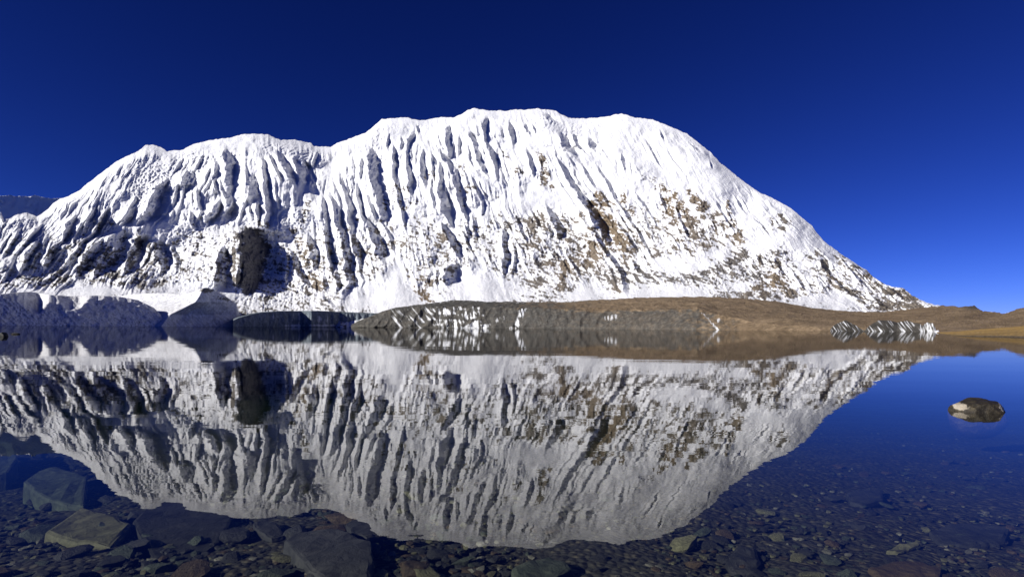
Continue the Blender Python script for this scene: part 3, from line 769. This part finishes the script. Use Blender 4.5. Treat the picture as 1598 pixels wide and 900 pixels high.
gl = t.n('ShaderNodeBsdfGlossy'); gl.inputs['Roughness'].default_value = 0.0
gl.inputs['Color'].default_value = (.76, .76, .76, 1)
t.link(nrm, gl.inputs['Normal'])
mx = t.n('ShaderNodeMixShader')
t.link(refl, mx.inputs[0]); t.link(tr.outputs[0], mx.inputs[1]); t.link(gl.outputs[0], mx.inputs[2])
t.link(mx.outputs[0], t.out.inputs['Surface'])
ab = t.n('ShaderNodeVolumeAbsorption')
ab.inputs['Color'].default_value = (.55, .66, .54, 1)
ab.inputs['Density'].default_value = .28
t.link(ab.outputs[0], t.out.inputs['Volume'])
M_WATER = t.m
bm = bmesh.new()
vb = [bm.verts.new((sx * 7000, y, z)) for z in (-70, 0) for (sx, y) in ((-1, -26), (1, -26), (1, 4600), (-1, 4600))]
for f in ((3, 2, 1, 0), (4, 5, 6, 7), (0, 1, 5, 4), (1, 2, 6, 5), (2, 3, 7, 6), (3, 0, 4, 7)):
    bm.faces.new([vb[i] for i in f])
me = bpy.data.meshes.new('lake_water'); bm.to_mesh(me); bm.free()
me.materials.append(M_WATER)
lake = bpy.data.objects.new('lake_water', me); lake['kind'] = 'structure'
COL.objects.link(lake)
# ---------------------------------------------------------------- stones under and above the water
def stone_material(name, dark, mid, light, scale=9.0, spec=.25, rough=.7):
    t = NT(name)
    p = t.obj()
    inf = t.n('ShaderNodeObjectInfo')
    ofs = t.n('ShaderNodeVectorMath', operation='ADD')
    sc = t.n('ShaderNodeVectorMath', operation='SCALE'); sc.inputs[0].default_value = (37, 53, 71)
    t.link(inf.outputs['Random'], sc.inputs['Scale'])
    t.link(p, ofs.inputs[0]); t.link(sc.outputs[0], ofs.inputs[1])
    n = t.noise(ofs.outputs[0], scale, 6, .65, .4)
    n2 = t.noise(ofs.outputs[0], scale * .25, 3, .6)
    f = t.math('ADD', t.math('MULTIPLY', n, .6), t.math('MULTIPLY', n2, .4))
    c = t.ramp(f, [(.32, dark), (.5, mid), (.68, light)])
    v = t.math('ADD', .65, t.math('MULTIPLY', inf.outputs['Random'], .7))
    cm = t.n('ShaderNodeVectorMath', operation='SCALE'); t.link(c, cm.inputs[0]); t.link(v, cm.inputs['Scale'])
    return t.principled(cm.outputs[0], rough, t.bump(n, .03, .8), spec)
SLATE = stone_material('slate_stone', (.013, .0135, .0135), (.026, .0265, .026), (.048, .047, .044))
OLIVE = stone_material('olive_stone', (.05, .047, .026), (.10, .095, .05), (.16, .15, .085))
RUST = stone_material('rusty_stone', (.025, .018, .012), (.055, .038, .022), (.095, .066, .036))
PALE = stone_material('pale_stone', (.09, .085, .065), (.17, .16, .125), (.28, .26, .21))
ALGAE = stone_material('green_grey_stone', (.02, .025, .018), (.042, .05, .036), (.075, .085, .06))

def rock_mesh(name, seed, dims, mat, subdiv=2, cuts=9, rough=.05):
    r = random.Random(seed)
    bm = bmesh.new()
    bmesh.ops.create_icosphere(bm, subdivisions=subdiv, radius=1.0)
    for k in range(cuts):
        n = Vector((r.gauss(0, 1), r.gauss(0, 1), r.gauss(0, .8))).normalized()
        if k == 0:
            n = Vector((r.uniform(-.2, .2), r.uniform(-.2, .2), 1)).normalized()
        d = r.uniform(.45, .8)
        for v in bm.verts:
            e = v.co.dot(n) - d
            if e > 0:
                v.co -= n * e * .96
    for v in bm.verts:
        v.co += Vector((r.uniform(-1, 1), r.uniform(-1, 1), r.uniform(-1, 1))) * rough
        v.co = Vector((v.co.x * dims[0], v.co.y * dims[1], v.co.z * dims[2]))
    me = bpy.data.meshes.new(name)
    bm.to_mesh(me); bm.free()
    me.materials.append(mat)
    return me

def put(name, me, loc, rot=(0, 0, 0), scale=1.0, label='', cat='', group=None):
    o = bpy.data.objects.new(name, me)
    o.location = loc; o.rotation_euler = rot
    o.scale = (scale,) * 3 if isinstance(scale, (int, float)) else scale
    o['label'] = label; o['category'] = cat
    if group:
        o['group'] = group
    COL.objects.link(o)
    return o

def drop(x, y):
    """pixel -> point of the lake bed"""
    z = -.4
    for _ in range(12):
        v = on_plane(x, y, z)
        z = float(bed_z(np.array(v.x), np.array(v.y)))
    return on_plane(x, y, z)

HEROES = []
def slab(name, poly, lift, thick, mat, label, short, cat='boulder', seed=0, tilt=(0, 0), bev=.035):
    """flat angular boulder whose upper outline is poly (pixels), its top lift metres above the bed"""
    r = random.Random(seed)
    cx = sum(p[0] for p in poly) / len(poly); cy = sum(p[1] for p in poly) / len(poly)
    c0 = drop(cx, cy)
    zt = c0.z + lift
    c = on_plane(cx, cy, zt)
    top = [on_plane(px, py, zt) - c for px, py in poly]
    bm = bmesh.new()
    up = [bm.verts.new((p.x, p.y, p.x * tilt[0] + p.y * tilt[1])) for p in top]
    dn = [bm.verts.new((p.x * 1.04 + r.uniform(-.04, .04), p.y * 1.04 + r.uniform(-.03, .03), -thick + r.uniform(-.03, .03))) for p in top]
    f1 = bm.faces.new(up); f2 = bm.faces.new(dn[::-1])
    k = len(up)
    for i in range(k):
        bm.faces.new([dn[i], dn[(i + 1) % k], up[(i + 1) % k], up[i]])
    bmesh.ops.recalc_face_normals(bm, faces=bm.faces[:])
    bmesh.ops.bevel(bm, geom=bm.edges[:], offset=bev, segments=2, affect='EDGES', profile=.6)
    bmesh.ops.triangulate(bm, faces=bm.faces[:])
    bmesh.ops.subdivide_edges(bm, edges=bm.edges[:], cuts=2, use_grid_fill=True)
    co = np.array([v.co[:] for v in bm.verts])
    dz = fbm(co[:, 0] / .22 + seed, co[:, 1] / .22 + co[:, 2] / .15, 500 + seed, 4) * .035 + fbm(co[:, 0] / .06, co[:, 1] / .06, 520 + seed, 3) * .008
    for v, d in zip(bm.verts, dz):
        v.co.z += float(d)
        v.co.x += float(d) * .5
    me = bpy.data.meshes.new(name)
    bm.to_mesh(me); bm.free()
    me.materials.append(mat)
    HEROES.append((short, [(c.x + p.x, c.y + p.y) for p in top] + [(c.x, c.y)]))
    return put(name, me, c, label=label, cat=cat)

slab('boulder', [(68,830),(127,792),(168,803),(206,818),(172,850),(120,842)], .16, .42, OLIVE, 'flat olive slab underwater, palest of the big slabs on the lake bed', 'pale olive slab', seed=1, tilt=(.02, .05))
slab('boulder', [(206,814),(236,788),(268,779),(330,792),(366,806),(342,842),(292,880),(240,872)], .10, .42, SLATE, 'broad dark slate slab underwater beside the pale olive slab', 'broad slate slab beside the olive one', seed=2, tilt=(.0, .04))
slab('boulder', [(36,752),(60,738),(86,731),(136,745),(130,784),(104,782),(60,768)], .34, .9, ALGAE, 'tall grey green boulder underwater standing beyond the pale olive slab', 'tall grey green boulder', seed=3, tilt=(.0, .06))
slab('boulder', [(443,842),(462,832),(490,825),(530,828),(578,846),(582,872),(578,902),(505,900),(474,874)], .14, .4, SLATE, 'largest rounded slate slab underwater in front of the mountain reflection', 'largest slate slab', seed=4, tilt=(.02, .05))
slab('boulder', [(797,884),(830,872),(856,867),(882,872),(892,886),(862,904),(812,906)], .10, .35, ALGAE, 'greenish flat slab on the lake bed at the near water edge', 'greenish slab', seed=5)
slab('boulder', [(394,816),(417,807),(436,818),(448,831),(424,836),(404,828)], .12, .35, SLATE, 'wedge shaped slate block underwater touching the largest slate slab', 'wedge shaped slate block', seed=6, tilt=(-.06, .02))
slab('boulder', [(625,875),(650,871),(674,870),(673,886),(650,890),(630,889)], .10, .3, RUST, 'squared brown block underwater right of the largest slate slab', 'squared brown block', seed=7)
slab('boulder', [(1383,858),(1402,849),(1431,845),(1434,850),(1418,856),(1398,860)], .06, .18, OLIVE, 'thin pale green slab lying among the gravel under shallow water', 'thin pale green slab', seed=8, bev=.015)
slab('boulder', [(1448,828),(1482,816),(1540,814),(1576,826),(1570,842),(1520,850),(1466,846)], .05, .3, SLATE, 'wide low slate slab underwater below the emergent boulder', 'wide low slate slab', seed=9)
slab('boulder', [(1352,884),(1392,874),(1440,872),(1470,884),(1466,906),(1380,910)], .06, .3, RUST, 'dull brown slab underwater beside the pale green slab', 'dull brown slab', seed=10)
slab('boulder', [(-14,690),(6,686),(22,692),(28,716),(14,736),(-14,738)], .5, 1.2, ALGAE, 'pale topped submerged boulder at the deep end of the stony shelf', 'pale topped boulder', seed=11, tilt=(.05, .04))
slab('boulder', [(1132,868),(1150,850),(1180,852),(1190,876),(1176,892),(1140,890)], .06, .3, SLATE, 'rounded dark slab underwater beneath the right slope reflection', 'rounded dark slab', seed=12)
slab('boulder', [(1322,766),(1346,760),(1378,762),(1380,778),(1348,786),(1326,780)], .08, .3, SLATE, 'small dark slab underwater in the deeper gravel', 'small dark slab', seed=13)
slab('boulder', [(540,812),(566,806),(592,812),(598,832),(572,838),(548,828)], .16, .4, SLATE, 'dark slab underwater touching the snow reflection edge', 'dark slab at the snow reflection', seed=14)

# boulder standing out of the water on the right
t = NT('wet_lichen_boulder')
p = t.obj()
n = t.noise(p, 7, 6, .7, .5)
n2 = t.noise(p, 3.2, 3, .6)
c = t.ramp(n, [(.32, (.010, .009, .007)), (.52, (.028, .022, .014)), (.7, (.075, .06, .032))])
dry = t.ramp(t.math('ADD', t.attr('dry'), t.math('MULTIPLY', t.math('SUBTRACT', n, .5), 1.2)), [(.5, 0), (.62, 1)])
c = t.mix(dry, c, t.ramp(n2, [(.3, (.26, .22, .16)), (.7, (.48, .43, .35))]))
M_BOULDER = t.principled(c, .6, t.bump(n, .05, .9), .35)
bm = bmesh.new()
bmesh.ops.create_icosphere(bm, subdivisions=4, radius=1.0)
r = random.Random(8)
for nx, ny, nz, d in ((-.08,-.12,1,.46),(.1,-.1,1,.5),(-.35,-.4,1,.6),(-.9,-.5,.55,.72),(.9,-.45,.5,.74),(0,-1,.35,.7),(.45,-.8,.6,.72),(-.4,.3,1,.7),(.7,.2,.9,.74),(-.6,-.9,.3,.78),(.2,1,.3,.8)):
    n_ = Vector((nx, ny, nz)).normalized()
    for v in bm.verts:
        e = v.co.dot(n_) - d
        if e > 0:
            v.co -= n_ * e * .97
co = np.array([v.co[:] for v in bm.verts])
dd = fbm(co[:, 0] / .35, co[:, 1] / .35 + co[:, 2] / .3, 601, 4) * .07
for v, d in zip(bm.verts, dd):
    v.co = Vector((v.co.x * .50 * (1 + d), v.co.y * .34 * (1 + d), v.co.z * .48 + d * .3))
    v.co.z -= .12 * max(0, -v.co.x)       # lower tip on the left
me = bpy.data.meshes.new('boulder'); bm.to_mesh(me); bm.free()
co = np.zeros(len(me.vertices) * 3); me.vertices.foreach_get('co', co); co = co.reshape(-1, 3)
dry_a = .75 * np.exp(-(((co[:, 0] + .33) / .10) ** 2 + ((co[:, 2] - .13) / .09) ** 2)) + .95 * np.exp(-(((co[:, 0] - .34) / .11) ** 2 + ((co[:, 2] - .13) / .09) ** 2))
a = me.attributes.new('dry', 'FLOAT', 'POINT'); a.data.foreach_set('value', (dry_a * 1.25).astype(np.float32))
me.materials.append(M_BOULDER)
c = on_plane(1541, 644, 0)
put('boulder', me, (c.x, c.y + .2, -.03), (0, 0, math.radians(-8)), 1.0, 'dark brown boulder with pale ends rising out of the calm lake', 'boulder')
BLACK = stone_material('black_stone', (.012, .012, .011), (.03, .028, .024), (.09, .085, .075), 4)
for (px, py, dims, sd, lab) in ((-1, 525, (.95, .6, .72), 21, 'dark humped rock standing in the water off the snowy moraine'), (20, 521.5, (.72, .5, .26), 23, 'low flat black rock standing in the water beside the humped rock')):
    c = on_plane(px, py, 0)
    put('rock', rock_mesh('rock', sd, dims, BLACK, 3, 12, .03), (c.x, c.y + dims[1] * .8, dims[2] * .25), (0, 0, .3), 1.0, lab, 'rock')
# a small ice block stranded beside the right ice cliff
c = pt(1463, 516.6, 700.0)
put('ice_block', rock_mesh('ice_block', 41, (3.2, 2.4, 2.2), NT('clean_ice').principled((.8, .82, .84), .5, None, .3), 2, 9, .05), (float(c[0]), float(c[1]), .9), (0, 0, .4), 1.0, 'small white ice block stranded beside the streaked ice cliff', 'ice block')

# loose stones of the lake bed, one object each
KINDS = [('slate', SLATE, 'dark slate stone lying on the lake bed'), ('olive', OLIVE, 'olive tinted stone lying on the lake bed'), ('rust', RUST, 'rusty brown stone lying on the lake bed'), ('pale', PALE, 'small pale stone lying on the dark lake bed'), ('algae', ALGAE, 'grey green stone lying on the lake bed')]
LIB = {k: [rock_mesh('stone', 100 + 10 * i + j, (1, random.Random(j).uniform(.6, .9), random.Random(j + 5).uniform(.25, .5)), m, 2, 10, .03) for j in range(6)] for i, (k, m, l) in enumerate(KINDS)}
r = random.Random(77)
taken = []
def visible(v):
    a = v.x / v.y
    return -1.0 < a < 1.0
cnt = 0
tries = 0
while cnt < 275 and tries < 20000:
    tries += 1
    row = 905 - 225 * r.random() ** 1.7
    col = r.uniform(-30, 1630)
    leftish = col < 760
    if row < 690 or (200 < col < 1100 and row < 770):
        continue
    v = drop(col, row)
    size = r.uniform(.07, .26) * r.uniform(.6, 1.1) if leftish else r.uniform(.03, .13) * (1.4 if r.random() < .12 else 1)
    if any((v.x - u[0]) ** 2 + (v.y - u[1]) ** 2 < ((size + u[2]) * .62) ** 2 for u in taken):
        continue
    taken.append((v.x, v.y, size))
    w = (.52, .13, .08, .04, .23) if leftish else (.40, .14, .18, .12, .16)
    kk = r.choices(range(5), w)[0]
    k, m, lab = KINDS[kk]
    if k == 'pale':
        size = min(size, .055)
    best = min(((min((v.x - hx) ** 2 + (v.y - hy) ** 2 for hx, hy in pts) ** .5, sh) for sh, pts in HEROES))
    word = {'slate': 'dark slate', 'olive': 'olive tinted', 'rust': 'rusty brown', 'pale': 'pale', 'algae': 'grey green'}[k]
    big_ = 'broad ' if size > .16 else ('small ' if size < .08 else '')
    where_ = 'lying underwater beside the ' + best[1] if best[0] < .75 else 'lying underwater on open gravel away from the big slabs'
    lab = big_ + word + ' stone ' + where_
    put('stone', r.choice(LIB[k]), (v.x, v.y, v.z + size * .16), (r.uniform(-.25, .25), r.uniform(-.25, .25), r.uniform(0, 6.28)), size, lab, 'stone', big_ + word + ' stones ' + ('beside the ' + best[1] if best[0] < .75 else 'on open gravel'))
    cnt += 1

# gravel between them, one mass
verts, faces, mi = [], [], []
base = []
for sd in range(8):
    mm = rock_mesh('pebble_shape', 900 + sd, (1, .75, .5), SLATE, 1, 6, .08)
    base.append((np.array([v.co[:] for v in mm.vertices]), np.array([p.vertices[:] for p in mm.polygons])))
    bpy.data.meshes.remove(mm)
rg = np.random.default_rng(12)
off = 0
V, Fc, MI = [], [], []
n_peb = 5200
prow = 912 - 250 * rg.random(n_peb) ** 1.5
pcol = rg.uniform(-60, 1660, n_peb)
for row, col in zip(prow, pcol):
    dx, dz = ray(col, row)
    z = -.5
    for _ in range(6):
        Yp = (z - EYE) / dz
        z = float(bed_z(dx * Yp, Yp))
    size = float(rg.uniform(.012, .045)) * (1.5 if col < 760 else 1.0)
    bv, bf = base[rg.integers(8)]
    a = rg.uniform(0, 6.28)
    ca, sa = math.cos(a), math.sin(a)
    q2 = bv @ np.array([[ca, sa, 0], [-sa, ca, 0], [0, 0, 1]]) * size + np.array([dx * Yp, Yp, z + size * .2])
    V.append(q2); Fc.append(bf + off); off += len(bv)
    MI.append(np.full(len(bf), rg.choice(5, p=[.5, .16, .12, .07, .15])))
V = np.concatenate(V); Fc = np.concatenate(Fc); MI = np.concatenate(MI)
me = bpy.data.meshes.new('gravel')
me.from_pydata(V.tolist(), [], Fc.tolist())
for m in (SLATE, OLIVE, RUST, PALE, ALGAE):
    me.materials.append(m)
me.polygons.foreach_set('material_index', MI.astype(np.int32))
o = bpy.data.objects.new('gravel', me)
o['kind'] = 'stuff'; o['label'] = 'loose mixed gravel covering the shallow lake bed'; o['category'] = 'gravel'
COL.objects.link(o)
